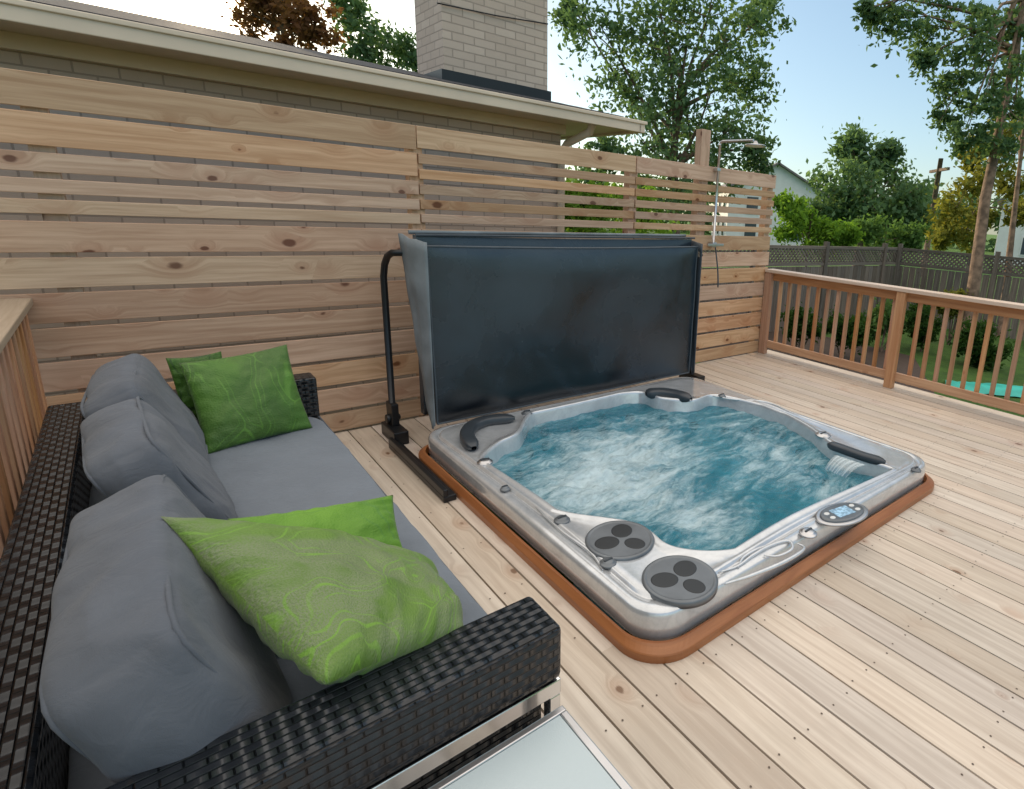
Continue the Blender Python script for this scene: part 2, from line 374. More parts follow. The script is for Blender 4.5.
def pillow(name,cs,th,mat,parent=None,pinch=.06,seed=0,wr=.012,fill=.62,rcr=.0):
    c=[V(x) for x in cs]; n=((c[1]-c[0]).cross(c[3]-c[0])).normalized()
    K=44; mb=MB(); sz=(c[1]-c[0]).length; sz2=(c[3]-c[0]).length
    for sg in (1,-1):
        P=[]
        for j in range(K+1):
            row=[]
            for i in range(K+1):
                s=-1+2*i/K;t=-1+2*j/K
                s2=s*(1-pinch*(1-t*t)*s*s);t2=t*(1-pinch*(1-s*s)*t*t)
                rc=rcr*(abs(s)*abs(t))**6; s2*=1-rc; t2*=1-rc
                a,b=(s2+1)/2,(t2+1)/2
                p=c[0]*(1-a)*(1-b)+c[1]*a*(1-b)+c[2]*a*b+c[3]*(1-a)*b
                h=((1-s**4)*(1-t**4))**.55*(fill+(1-fill)*(1-s*s)*(1-t*t)) if abs(s)<1 and abs(t)<1 else 0
                q=V((s*2.2+seed,t*2.2,sg*3+seed))
                pk=math.sin(t*26+seed+2*noise.noise(q))*max(0,abs(s)-.6)+math.sin(s*26+seed*2+2*noise.noise(q*1.1))*max(0,abs(t)-.6)
                h=h*th/2+wr*noise.noise(q*1.0)*min(1,h*2.5)+wr*.4*noise.noise(q*3.)*min(1,h*3)+.007*pk*min(1,h*4)
                row.append(p+n*sg*h)
            P.append(row)
        grid(mb,P,K+1,K+1,uvf=lambda i,j:(i/K*sz+seed+(5 if sg<0 else 0),j/K*sz2),flip=(sg<0))
    o=mb.build(name,mat,parent)
    w=o.modifiers.new('weld','WELD'); w.merge_threshold=.0008
    return o
def cushion(mb,cen,hx,hy,hz,k=7,bulge=.0,wr=.01,seed=0,n=22):
    cen,hx,hy,hz=V(cen),V(hx),V(hy),V(hz); H=[hx,hy,hz]
    for ax in range(3):
        for sg in (-1,1):
            P=[]
            for j in range(n+1):
                row=[]
                for i in range(n+1):
                    s=-1+2*i/n;t=-1+2*j/n
                    s=math.sin(s*math.pi/2)*.35+s*.65; t=math.sin(t*math.pi/2)*.35+t*.65
                    p=[0,0,0]; p[ax]=sg; p[(ax+1)%3]=s; p[(ax+2)%3]=t
                    nk=(sum(abs(q)**k for q in p))**(1/k)
                    p=[q/nk for q in p]
                    if bulge: p[ax]*=1+bulge*(1-s*s)*(1-t*t)
                    w=cen+H[0]*p[0]+H[1]*p[1]+H[2]*p[2]
                    d=(H[0].normalized()*p[0]**3+H[1].normalized()*p[1]**3+H[2].normalized()*p[2]**3).normalized()
                    rg=1-abs(noise.noise(V((w.x*9,w.y*9,w.z*5))+V((seed,3,0))))*2
                    w=w+d*(wr*noise.noise(w*6+V((seed,0,0)))+wr*.5*(rg-.5))
                    row.append(w)
                P.append(row)
            grid(mb,P,n+1,n+1,flip=(sg<0))
def build_cushion(name,mat,parent,*a,**k):
    mb=MB(); cushion(mb,*a,**k); o=mb.build(name,mat,parent)
    w=o.modifiers.new('weld','WELD'); w.merge_threshold=.0005
    return o
Zh=V((0,0,1))
# ================================================================ SETTING
g=MB(); g.quad([(-300,-300,-.7),(300,-300,-.7),(300,300,-.7),(-300,300,-.7)])
tag(g.build('ground',M['grass']),kind='structure')
TX0,TX1,TY0,TY1=-4.245,-1.80,-2.98,-.60
d=MB(); x=-6.9; pitch=.1445
while x<.05:
    x0,x1=x,x+pitch-.0082
    segs=[(-7.2,-.004)]
    if x1>-4.17 and x0<-2.05:
        segs=[(-7.2,-2.76),(-.80,-.004)]
        if x0<-4.19: d.abox(x0,-4.17,-2.76,-.80,-.028,0,'y')
    for a,b in segs:
        if a<-7 and random.random()<.35:
            cut=random.uniform(-6.3,b-1.2)
            if -2.9<cut<-.7 and x0>-2: cut=-4.6
            d.abox(x0,x1,a,cut-.002,-.028,random.uniform(-.0015,0),'y'); d.abox(x0,x1,cut+.002,b,-.028,random.uniform(-.0015,0),'y')
        else: d.abox(x0,x1,a,b,-.028,random.uniform(-.0015,0),'y')
        y=-.2
        while y>-7:
            if a+.03<y<b-.03:
                for xx in (x0+.026,x1-.026):
                    cx,cy=xx+random.uniform(-.004,.004),y+random.uniform(-.008,.008)
                    d.quad([(cx+.0038*math.cos(k*math.pi/3),cy+.0038*math.sin(k*math.pi/3),.0012) for k in range(6)],m=1)
            y-=.406
    x+=pitch
tag(d.build('deck',[M['deck'],M['screw']]),kind='structure')
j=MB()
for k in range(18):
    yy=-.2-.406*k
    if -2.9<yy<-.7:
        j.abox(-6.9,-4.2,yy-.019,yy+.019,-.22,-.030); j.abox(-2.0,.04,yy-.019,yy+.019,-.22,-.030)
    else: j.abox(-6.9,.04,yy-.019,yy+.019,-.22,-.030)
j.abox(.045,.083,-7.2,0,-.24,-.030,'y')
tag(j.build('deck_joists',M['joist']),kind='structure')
# ---- fence
fx0,f1,f2=-7.4,-3.90,-2.02
ft=thing('privacy_fence','tall horizontal cedar board privacy fence behind the hot tub, wide and narrow boards with gaps','fence',(fx0,0,0))
rowsW=[(1.885,2.04),(1.715,1.865)]; rowsN=[(1.595,1.685),(1.495,1.565),(1.40,1.468)]
rows=rowsW+rowsN+[(1.215,1.365),(1.04,1.19),(.865,1.015),(.69,.84),(.515,.665),(.34,.49),(.165,.315),(.015,.14)]
rows2=[(1.90,2.04),(1.80,1.865),(1.70,1.765),(1.60,1.665),(1.50,1.565),(1.41,1.468)]+rows[5:]
def panel(x0,x1,rs,yo):
    mb=MB()
    for z0,z1 in rs:
        dy=random.uniform(-.003,.003)
        mb.abox(x0+random.uniform(0,.006),x1-random.uniform(0,.006),yo+dy-.0,yo+dy+.019,z0,z1,'x')
    return mb.build('board_panel',M['fence'],ft,bevel=.003)
panel(fx0,f1,rows,-.02); panel(f1+.004,f2,rows2,-.012); panel(f2+.004,.0,rows2,-.018)
for px,zt in ((-7.3,2.0),(-5.62,2.0),(f1,2.0),(f2,2.0),(-1.13,2.38),(-.05,2.0)):
    mb=MB(); w=.045 if zt<2.1 else .062; mb.abox(px-w,px+w,.012,.10,-.7,zt,'z'); mb.build('post',M['fence'],ft,bevel=.004)
# ---- right railing
rt=thing('deck_railing','brown stained deck railing with pale flat cap along the right edge of the deck','railing',(0,-2.3,0))
mb=MB(); mb.abox(-.075,.075,-5.6,-.03,.965,1.0,'y'); mb.build('rail_cap',M['railcap'],rt,bevel=.005)
mb=MB(); mb.abox(-.019,.019,-5.6,-.03,.875,.963,'y'); mb.build('top_rail',M['rail'],rt,bevel=.003)
mb=MB(); mb.abox(-.019,.019,-5.6,-.03,.075,.16,'y'); mb.build('bottom_rail',M['rail'],rt,bevel=.003)
for py in (-.075,-1.69,-3.45,-5.2):
    mb=MB(); mb.abox(-.062,-.0,py-.045,py+.045,0,.963,'z'); mb.build('post',M['rail'],rt,bevel=.004)
y=-.2
while y>-5.5:
    if min(abs(y-p) for p in (-.075,-1.69,-3.45,-5.2))>.06:
        mb=MB(); mb.abox(.021,.056,y-.018,y+.018,.06,.955,'z'); mb.build('baluster',M['rail'],rt,bevel=.003)
    y-=.127
# ---- left railing
XL=at(30,300,1,-.02).x-.06
lt=thing('deck_railing','short brown railing with weathered cap at the left edge behind the sofa','railing',(XL,-1.5,0))
mb=MB(); mb.abox(XL-.07,XL+.07,-3.3,-.03,.965,1.0,'y'); mb.build('rail_cap',M['oldcap'],lt,bevel=.005)
mb=MB(); mb.abox(XL-.019,XL+.019,-3.3,-.03,.875,.963,'y'); mb.build('top_rail',M['rail'],lt,bevel=.003)
mb=MB(); mb.abox(XL-.019,XL+.019,-3.3,-.03,.075,.16,'y'); mb.build('bottom_rail',M['rail'],lt,bevel=.003)
for py in (-.08,-1.69,-3.25):
    mb=MB(); mb.abox(XL-.075,XL-.0195,py-.045,py+.045,0,.963,'z'); mb.build('post',M['rail'],lt,bevel=.004)
y=-.19
while y>-3.2:
    mb=MB(); mb.abox(XL+.021,XL+.056,y-.018,y+.018,.06,.955,'z'); mb.build('baluster',M['rail'],lt,bevel=.003); y-=.115
# ---- shower
sh=thing('outdoor_shower','chrome outdoor shower column with flat round head on the cedar fence','shower',(-1.01,-.06,1.2))
mb=MB(); mb.tube([(-1.01,-.065,1.30),(-1.01,-.065,2.25)],.014); mb.build('riser_pipe',M['steel'],sh)
mb=MB(); mb.tube([(-1.01,-.065,2.25),(-1.01,-.075,2.272),(-1.01,-.10,2.28),(-.97,-.46,2.28)],.014); mb.build('shower_arm',M['steel'],sh)
mb=MB(); mb.lathe((-.965,-.48,2.225),[(.095,0),(.1,.006),(.1,.014),(.03,.024),(.014,.05)]); mb.build('shower_head',M['steel'],sh)
mb=MB(); mb.abox(-1.04,-.98,-.09,-.022,1.25,1.30); mb.build('mixer_valve',M['steel'],sh,bevel=.004)
mb=MB(); mb.abox(-1.035,-.985,-.08,-.022,2.0,2.03); mb.build('pipe_bracket',M['steel'],sh,bevel=.004)
mb=MB(); mb.abox(-1.13,-.90,-.115,-.0905,1.262,1.288); mb.build('lever',M['steel'],sh,bevel=.004)
mb=MB(); hp=[]
for k in range(25):
    t=k/24; hp.append((-1.01+.06*math.sin(t*math.pi*1.0)+.01*math.sin(t*9),-.10-.03*math.sin(t*3.1),1.25-.40*math.sin(t*math.pi)-.02*t))
mb.tube(hp,.007,8); mb.build('hose',M['trim'],sh)
# ---- our house
ht=thing('brick_house','low pale brick house behind the cedar fence with cream gutter and dark shingle roof','house',(-6,3,-.7))
ZE=2.345; SL=math.tan(math.radians(11.4)); YE=.70; XE=-1.47
mb=MB(); mb.abox(-14,-2.03,1.22,1.42,-.7,ZE+.02,'x',uvo=(0,0)); mb.abox(-2.23,-2.03,1.42,8,-.7,ZE+.02,'y',uvo=(0,0)); mb.build('wall',M['brick'],ht)
mb=MB(); mb.abox(-14,XE,YE+.02,1.5,ZE+.021,ZE+.04); mb.abox(-2.03,XE,1.5,8,ZE+.021,ZE+.04,'y')
mb.abox(-14,-2.02,1.14,1.219,ZE-.07,ZE+.02); mb.build('soffit',M['cream'],ht)
mb=MB(); yR=4.0; zR=ZE+.11+(yR-YE)*SL; xr=XE-(yR-YE)*.95
mb.quad([(-14,YE-.03,ZE+.115),(XE+.03,YE-.03,ZE+.115),(xr,yR,zR),(-14,yR,zR)])
mb.quad([(XE+.03,YE-.03,ZE+.115),(XE+.03,2*yR-YE,ZE+.115),(xr,yR,zR)])
mb.quad([(XE+.03,2*yR-YE,ZE+.115),(-14,2*yR-YE,ZE+.115),(-14,yR,zR),(xr,yR,zR)])
for k in range(1,23):
    yy=YE+k*.14; zz=ZE+.115+(yy-YE+.03)*SL
    xe=XE+.03-(yy-YE)*.95
    mb.box(((xe-14)/2,yy,zz+.004),(( xe+14)/2,0,0),(0,.07,.07*SL),(0,0,.004))
rf=mb.build('roof',M['shingle'],ht)
mb=MB(); mb.abox(-14,XE+.02,YE-.06,YE+.018,ZE,ZE+.105); mb.abox(XE-.0,XE+.075,YE-.06,7.2,ZE,ZE+.104,'y')
mb.abox(-14,XE+.095,YE-.075,YE-.062,ZE+.08,ZE+.112); mb.build('gutter',M['cream'],rf,bevel=.006)
q=at(575,130,1,1.0)
mb=MB(); mb.tube([(q.x,YE+.0,ZE+.01),(q.x,YE+.04,ZE-.06),(q.x-.04,1.08,ZE-.16),(q.x-.05,1.17,ZE-.24),(q.x-.05,1.17,-.6)],.038); mb.build('downspout',M['cream'],rf)
mb=MB(); mb.abox(-3.09,-2.02,1.5,2.15,2.3,5.0,'x',uvo=(.03,.02)); mb.build('chimney',M['brick'],rf)
mb=MB(); mb.abox(-3.12,-1.99,1.475,2.18,2.45,2.72); mb.build('chimney_flashing',M['black'],rf)
mb=MB(); a=at(437,3,1,1.48);b=at(548,24,1,1.48); mb.tube([a,(a+b)/2-V((0,0,.012)),b],.006,8); mb.build('cable',M['black'],rf)
# ================================================================ HOT TUB
def catmull(pts,n=8):
    out=[];m=len(pts)
    for i in range(m):
        p0,p1,p2,p3=[V(pts[(i+k)%m]) for k in (-1,0,1,2)]
        for k in range(n):
            t=k/n
            out.append(.5*((2*p1)+(p2-p0)*t+(2*p0-5*p1+4*p2-p3)*t*t+(3*p1-p0-3*p2+p3)*t**3))
    return out
def rrect(x0,x1,y0,y1,r,n=12):
    out=[]
    for cx,cy,a0 in ((x1-r,y1-r,0),(x0+r,y1-r,90),(x0+r,y0+r,180),(x1-r,y0+r,270)):
        for k in range(n+1):
            a=math.radians(a0+90*k/n); out.append(V((cx+r*math.cos(a),cy+r*math.sin(a),0)))
    return out
NA=360
CT=at(690,470,2,.17); CT.z=0
def radii(poly):
    res=[]
    for k in range(NA):
        a=2*math.pi*k/NA; dx,dy=math.cos(a),math.sin(a); best=0
        for i in range(len(poly)):
            p,q=poly[i]-CT,poly[(i+1)%len(poly)]-CT
            ex,ey=q.x-p.x,q.y-p.y; den=dx*ey-dy*ex
            if abs(den)<1e-12: continue
            t=(p.x*ey-p.y*ex)/den; s=(p.x*dy-p.y*dx)/den
            if t>0 and -1e-6<=s<=1+1e-6: best=max(best,t)
        res.append(best)
    return np.array(res)
inner_px=[(486,470),(484,458),(500,444),(519,434),(530,416),(556,406),(605,397),(640,393),(660,399),(695,401),(712,396),(742,401),(775,411),(803,425),(830,444),(850,457),(880,466),(897,473),(893,483),(872,489),(843,496),(818,507),(790,524),(765,539),(735,550),(700,552),(668,546),(650,532),(630,523),(605,519),(575,515),(548,508),(520,494),(500,482)]
inner=catmull([at(u,v,2,.17) for u,v in inner_px],6)
RX0,RX1,RY0,RY1=-4.20,-1.86,-2.925,-.67
Ri=radii(inner); Ro=radii(rrect(RX0,RX1,RY0,RY1,.16)); Rs=radii(rrect(TX0,TX1,TY0,TY1,.19)); Rs2=radii(rrect(RX0-.012,RX1+.012,RY0-.012,RY1+.012,.17))
Ri=np.convolve(np.concatenate([Ri[-1:],Ri,Ri[:1]]),np.ones(3)/3,'valid')
Ri=np.minimum(Ri,Ro-.15)
def ring(R,z):
    return [V((CT.x+math.cos(2*math.pi*k/NA)*R[k],CT.y+math.sin(2*math.pi*k/NA)*R[k],z if not hasattr(z,'__len__') else z[k])) for k in range(NA)]
tub=thing('hot_tub','square sunken hot tub with silver marbled rim, wooden skirt and bubbling blue water','hot tub',(CT.x,CT.y,0))
rings=[]
W=Ro-Ri
for R,z in ((Ro-.02,.03),(Ro-.004,.05),(Ro-.002,.10),(Ro-.004,.140),(Ro-.008,.156),(Ro-.018,.165),(Ro-.034,.168),(Ro-.066,.169),(Ro-.070,.164),(Ro-.075,.163),(Ro-.080,.166),(Ro-.086,.177),(Ro-.094,.180)):
    rings.append(ring(np.maximum(R,Ri+.03),z))
RM=np.maximum(Ro-.1,Ri+.03)
for f in (.12,.25,.4,.55,.7,.85):
    R=RM*(1-f)+(Ri+.03)*f
    z=[.178-.005*math.sin(math.pi*f)*(1 if W[k]>.2 else .3) for k in range(NA)]
    rings.append(ring(R,z))
for R,z in ((Ri+.028,.178),(Ri+.022,.183),(Ri+.010,.185),(Ri+.002,.181),(Ri-.002,.165),(Ri-.006,.14),(Ri-.02,.08),(Ri-.035,.0)): rings.append(ring(R,z))
mb=MB(); grid(mb,rings,NA,len(rings),closeu=True); mb.build('rim_shell',M['acrylic'],tub)
rings=[ring(Ri-.033,.005),ring(Ri-.05,-.08),ring(Ri-.07,-.15),ring(Ri-.11,-.18)]
for f,z in ((.8,-.20),(.64,-.21),(.60,-.25),(.55,-.66),(.3,-.70),(.01,-.70)): rings.append(ring(Ri*f,z))
mb=MB(); grid(mb,rings,NA,len(rings),closeu=True); mb.build('basin',M['basin'],tub)
sk=MB()
prof=[(Rs,.0),(Rs,.030),(Rs-.003,.036),(Rs2+.016,.062),(Rs2+.004,.062),(Rs2-.008,.03)]
grid(sk,[ring(R,z) for R,z in prof],NA,len(prof),closeu=True,uvf=lambda i,j:(i*.03,j*.02)); sko=sk.build('wood_skirt',M['skirt'],tub)
for p in sko.data.polygons: p.use_smooth=False
FC=at(630,475,2,.09); FC2=at(770,450,2,.09); FC3=at(700,520,2,.09); FC4=at(560,440,2,.09)
mb=MB(); NR=90; P=[]; cols={}
for j_ in range(NR+1):
    f=.004+.996*(j_/NR); row=[]
    for k in range(NA):
        a=2*math.pi*k/NA; r=(Ri[k]-.018)*f; p=V((CT.x+math.cos(a)*r,CT.y+math.sin(a)*r,.092))
        dd=(p-FC); ex=math.exp(-((dd.x*.9+dd.y*.4)**2/.60+(dd.y*.9-dd.x*.4)**2/.28))
        ex=ex+.5*noise.noise(p*1.7)+.45*math.exp(-((p-FC2).length/.36)**2)+.35*math.exp(-((p-FC3).length/.25)**2)+.2*math.exp(-((p-FC4).length/.3)**2)
        ex=min(1,max(0,ex))
        cols[(k,j_)]=ex
        amp=.008+.024*ex
        p.z+=amp*(noise.noise(p*7)+.6*noise.noise(p*17)+.35*noise.noise(p*38))
        row.append(p)
    P.append(row)
grid(mb,P,NA,NR+1,closeu=True,col=lambda i,j:(cols[(i,j)],)*3,flip=True); mb.build('water',M['water'],tub)
for k in range(0,NA,11):
    a=2*math.pi*k/NA; nrm=V((-math.cos(a),-math.sin(a),0))
    for zz,off in ((.035,.036),(-.07,.046)) if (k//11)%2 else ((-.02,.044),):
        c=V((CT.x+math.cos(a)*(Ri[k]-off),CT.y+math.sin(a)*(Ri[k]-off),zz))
        mb=MB(); mb.lathe(c,[(.038,0),(.038,.006),(.028,.014),(.018,.006),(.008,.01)],axis=nrm,seg=18); mb.build('jet',M['plastic'],tub)
ZR=.178
def onr(u,v,z=ZR): return at(u,v,2,z)
for (u,v),rot in (((620,540),.5),((680,579),.2)):
    c=onr(u,v); mb=MB(); mb.lathe(c,[(.152,-.02),(.152,.004),(.146,.010),(.138,.010),(.132,.007)],seg=56)
    lid=mb.build('filter_lid',M['lid'],tub)
    for i,(r,ang,rr) in enumerate(((.064,.3,.052),(.064,2.5,.052),(.074,4.6,.044))):
        cc=c+V((math.cos(ang+rot)*r,math.sin(ang+rot)*r,.0072))
        mb=MB(); mb.lathe(cc,[(rr+.003,-.004),(rr+.003,.0005),(rr,.0012)],seg=30,sx=1.,sy=.85,rot=ang+rot); mb.build('cup_recess',M['dark'],lid)
def sweep(name,pts,w,h,mat,parent):
    pts=catmull([pts[0]]+pts+[pts[-1]],6)[6:-12] if len(pts)>2 else pts
    mb=MB(); n=len(pts); P=[]
    for k in range(16):
        row=[]
        a=2*math.pi*k/16; ca,sa=math.cos(a),math.sin(a)
        for i,p in enumerate(pts):
            t=(pts[min(i+1,n-1)]-pts[max(i-1,0)]).normalized(); s=V((-t.y,t.x,0))
            e=min(1,(min(i,n-1-i)+.3)/2.5)**.5
            row.append(p+s*(math.copysign(abs(ca)**.6,ca)*w/2*e)+V((0,0,math.copysign(abs(sa)**.6,sa)*h/2*e)))
        P.append(row)
    P.append(P[0]); grid(mb,P,n,17,flip=True)
    return mb.build(name,mat,parent)
sweep('headrest',[onr(*p,.20) for p in ((474,448),(467,436),(473,426),(490,420),(518,418))],.085,.06,M['plastic'],tub)
sweep('headrest',[onr(*p,.19) for p in ((646,394),(660,393),(676,395),(693,400))],.10,.075,M['plastic'],tub)
hr=sweep('waterfall_spout',[onr(*p,.19) for p in ((828,444),(845,450),(865,457),(888,463))],.07,.05,M['plastic'],tub)
a,b=onr(838,455,.172),onr(868,465,.172); ins=(CT-((a+b)/2)); ins.z=0; ins.normalize()
mb=MB(); P=[]
for j_ in range(11):
    t=j_/10; P.append([a.lerp(b,(i/18-.5)*(1-.25*t)+.5)+ins*(.01+.10*t)+V((0,0,-.085*t*t))+V((0,0,.002*math.sin(i*2.1)*t)) for i in range(19)])
grid(mb,P,19,11,uvf=lambda i,j:(i/18*.25,j/10*.2)); mb.build('waterfall',M['fall'],tub)
for u,v,r in ((485,462,.034),(562,520,.030),(608,563,.028),(823,435,.042),(808,533,.034),(527,413,.030),(722,396,.026),(916,470,.024),(505,489,.02)):
    c=onr(u,v); mb=MB(); mb.lathe(c,[(r*1.25,-.004),(r*1.25,.002),(r*1.1,.005),(r,.005),(r*.9,.012),(r*.7,.015),(r*.2,.016)],seg=24); kb=mb.build('control_knob',M['lid'] if r<.033 else M['steel'],tub)
    mb=MB(); mb.abox(c.x-r*.75,c.x+r*.75,c.y-.005,c.y+.005,c.z+.014,c.z+.020); mb.build('knob_grip',M['plastic'],kb,bevel=.002)
c=onr(842,514); ax=(onr(870,505)-onr(815,524)).normalized(); rot=math.atan2(ax.y,ax.x)
def ell(c,a,b,h,rot,seg=40):
    mb=MB(); mb.lathe(c,[(1,-.004),(1,h*.6),(.93,h),(.8,h)],seg=seg,sx=a,sy=b,rot=rot); return mb
ell(c,.165,.092,.006,rot).build('panel_bezel',M['steel'],tub)
cp=ell(c+V((0,0,.005)),.14,.072,.009,rot).build('control_panel',M['lid'],tub)
mb=MB(); pd=V((-ax.y,ax.x,0)); mb.box(c+V((0,0,.0145)),ax*.058,pd*.036,V((0,0,.0022))); mb.build('display',M['display'],cp,bevel=.0015)
for s in (-1,1):
    for t_ in (-.025,.025):
        cc=c+ax*(.090*s)+pd*t_*.8+V((0,0,.0135)); ell(cc,.016,.012,.003,rot,16).build('button',M['white'],cp)
def swirl(pts,r=.006):
    mb=MB(); q=[onr(u,v,.1725) for u,v in pts]; q=catmull([q[0]]+q+[q[-1]],6)[6:-12]; n=len(q)
    mb.tube(q,[r*(.3+.7*math.sin(math.pi*(i+.5)/n)) for i in range(n)],8); mb.build('embossed_swirl',M['acrylic'],tub)
swirl([(720,572),(738,566),(752,556),(770,546),(788,541),(792,549),(778,556),(762,555)],.009)
swirl([(724,584),(750,576),(784,562),(804,549),(796,543)],.009)
swirl([(738,568),(744,557),(760,548),(776,544)],.008)
swirl([(700,393),(730,399),(765,402),(790,412),(812,422)],.009)
swirl([(534,505),(560,530),(590,552),(604,572)],.009)
# ================================================================ SPA COVER
cv=thing('spa_cover','folded navy vinyl spa cover standing upright along the back edge of the hot tub','spa cover',(-3,-.6,.18))
CX0,CX1=-4.11,-1.86
def slab(mb,x0,x1,yb0,yb1,yt0,yt1,z0,z1,tp=.0):
    n=30; 
    for sg,(ya,yc) in ((-1,(yb0,yt0)),(1,(yb1,yt1))):
        P=[]
        for j_ in range(n+1):
            row=[]
            for i in range(n+1):
                s,t=i/n,j_/n; e=min(1,7*min(s,1-s,t,1-t))**.5
                y=ya+(yc-ya)*t+sg*(.026*(e-1)+.012*noise.noise(V((s*4,t*3,sg))))
                ww=1-tp*(1-t); cxm=(x0+x1)/2
                row.append(V((cxm+(x1-x0)*(s-.5)*ww,y,z0+(z1-z0)*t-.012*math.sin(s*math.pi)*t)))
            P.append(row)
        grid(mb,P,n+1,n+1,flip=(sg>0))
        if sg<0: A=P
        else: B=P
    edge=[(0,i) for i in range(n)]+[(i,n) for i in range(n)]+[(n,n-i) for i in range(n)]+[(n-i,0) for i in range(n)]
    m=len(edge)
    grid(mb,[[A[a][b] for a,b in edge],[B[a][b] for a,b in edge]],m,2,closeu=True,flip=True)
    return [A[a][b] for a,b in edge]
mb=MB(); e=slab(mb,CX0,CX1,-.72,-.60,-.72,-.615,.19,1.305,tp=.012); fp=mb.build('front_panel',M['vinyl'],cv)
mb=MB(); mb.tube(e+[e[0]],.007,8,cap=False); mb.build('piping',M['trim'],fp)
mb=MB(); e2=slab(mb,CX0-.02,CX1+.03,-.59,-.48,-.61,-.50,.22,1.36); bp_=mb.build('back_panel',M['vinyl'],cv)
mb=MB(); mb.tube([V((CX0-.03,-.49,1.372)),V((CX1+.04,-.49,1.385))],.012,8); mb.build('piping',M['trimlight'],bp_)
mb=MB(); mb.tube([V((CX0-.03,-.608,1.362)),V((CX1+.04,-.608,1.372))],.008,8); mb.build('piping',M['trim'],bp_)
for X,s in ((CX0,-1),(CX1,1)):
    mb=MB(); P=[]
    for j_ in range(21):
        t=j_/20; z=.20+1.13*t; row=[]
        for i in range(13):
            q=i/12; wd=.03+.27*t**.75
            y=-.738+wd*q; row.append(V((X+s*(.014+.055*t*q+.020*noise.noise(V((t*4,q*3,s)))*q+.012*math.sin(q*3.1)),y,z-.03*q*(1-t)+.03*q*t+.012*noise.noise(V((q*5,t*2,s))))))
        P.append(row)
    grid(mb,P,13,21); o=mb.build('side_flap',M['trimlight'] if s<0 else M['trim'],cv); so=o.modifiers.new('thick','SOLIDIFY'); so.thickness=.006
lf=thing('cover_lifter','black tubular steel cover lifter with foot bracket beside the hot tub','cover lifter',(-4.3,-.5,0))
for s,X,yb in ((1,-4.232,-.27),(-1,-1.60,-.42)):
    mb=MB(); mb.tube([(X,yb,.06),(X,yb,1.08),(X+.005*s,yb-.02,1.16),(X+.01*s,yb-.07,1.215),(X+.02*s,min(-.40,yb-.03),1.24),(X+.05*s,-.45,1.245),(X+(.18 if s>0 else .30)*s,-.46,1.25)],.021,12); mb.build('lift_arm',M['black'],lf)
    mb=MB(); mb.abox(X-.055,X+.035,yb-.19,yb+.08,0.001,.09,'y'); mb.abox(X-.022,X+.022,yb-.06,yb+.06,.088,.24,'z'); mb.lathe((X-.045*s,yb,.13),[(.03,0),(.032,.02),(.02,.09)],axis=(s,0,0),seg=20); mb.build('pivot_bracket',M['black'],lf,bevel=.006)
    if s>0:
        mb=MB(); mb.abox(-4.325,-4.255,-1.36,-.46,.001,.035,'y'); mb.abox(-4.325,-4.30,-1.36,-.46,.034,.075,'y'); mb.build('foot_plate',M['black'],lf,bevel=.005)
# ================================================================ SOFA
SX0,SX1,SY0,SY1=-5.72,-4.74,-3.195,-.64
so=thing('outdoor_sofa','long black wicker sofa with slate grey cushions along the left of the deck','sofa',((SX0+SX1)/2,(SY0+SY1)/2,0))
mb=MB(); mb.abox(SX0+.02,SX1-.02,SY0+.03,SY1-.03,.13,.30,'y',uvo=(0,0)); mb.build('base_frame',M['wicker'],so,bevel=.008)
mb=MB(); mb.abox(SX0,SX0+.12,SY0+.001,SY1-.001,.14,.62,'y',uvo=(0,0)); mb.build('back_frame',M['wicker'],so,bevel=.014,seg=3)
mb=MB(); mb.abox(SX0+.121,SX1,SY0,SY0+.155,.475,.622,'x',uvo=(0,0)); mb.build('arm',M['wicker'],so,bevel=.014,seg=3)
mb=MB(); mb.abox(SX0+.121,SX1,SY1-.13,SY1,.14,.622,'x',uvo=(0,0)); mb.build('arm',M['wicker'],so,bevel=.014,seg=3)
mb=MB(); mb.abox(SX0+.125,SX1-.03,SY0+.05,SY0+.12,.29,.475,'x',uvo=(0,0)); mb.build('arm_support',M['wicker'],so)
mb=MB(); mb.abox(SX0+.1,SX1-.0,SY0+.006,SY0+.036,.425,.468,'x'); mb.abox(SX1-.03,SX1-.001,SY0+.0365,SY0+.15,.426,.467,'y'); mb.abox(SX1-.032,SX1-.001,SY0+.006,SY0+.036,.0,.425,'z'); mb.abox(SX0+.1,SX0+.13,SY0+.006,SY0+.036,.0,.425,'z'); mb.abox(SX0+.13,SX1-.033,SY0+.008,SY0+.034,.09,.12,'x'); mb.build('chrome_leg_frame',M['chrome'],so,bevel=.003)
for X in (SX1-.05,SX0+.02):
    mb=MB(); mb.abox(X,X+.03,SY1-.05,SY1-.02,0,.139,'z'); mb.build('leg',M['chrome'],so,bevel=.003)
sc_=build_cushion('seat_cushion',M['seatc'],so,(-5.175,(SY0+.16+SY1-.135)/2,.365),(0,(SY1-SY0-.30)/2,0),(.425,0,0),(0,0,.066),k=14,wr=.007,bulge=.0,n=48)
mb=MB(); mb.tube([(-4.752,-3.0,.412),(-4.752,-.80,.412)],.0045,6); mb.build('seam',M['cush'],sc_)
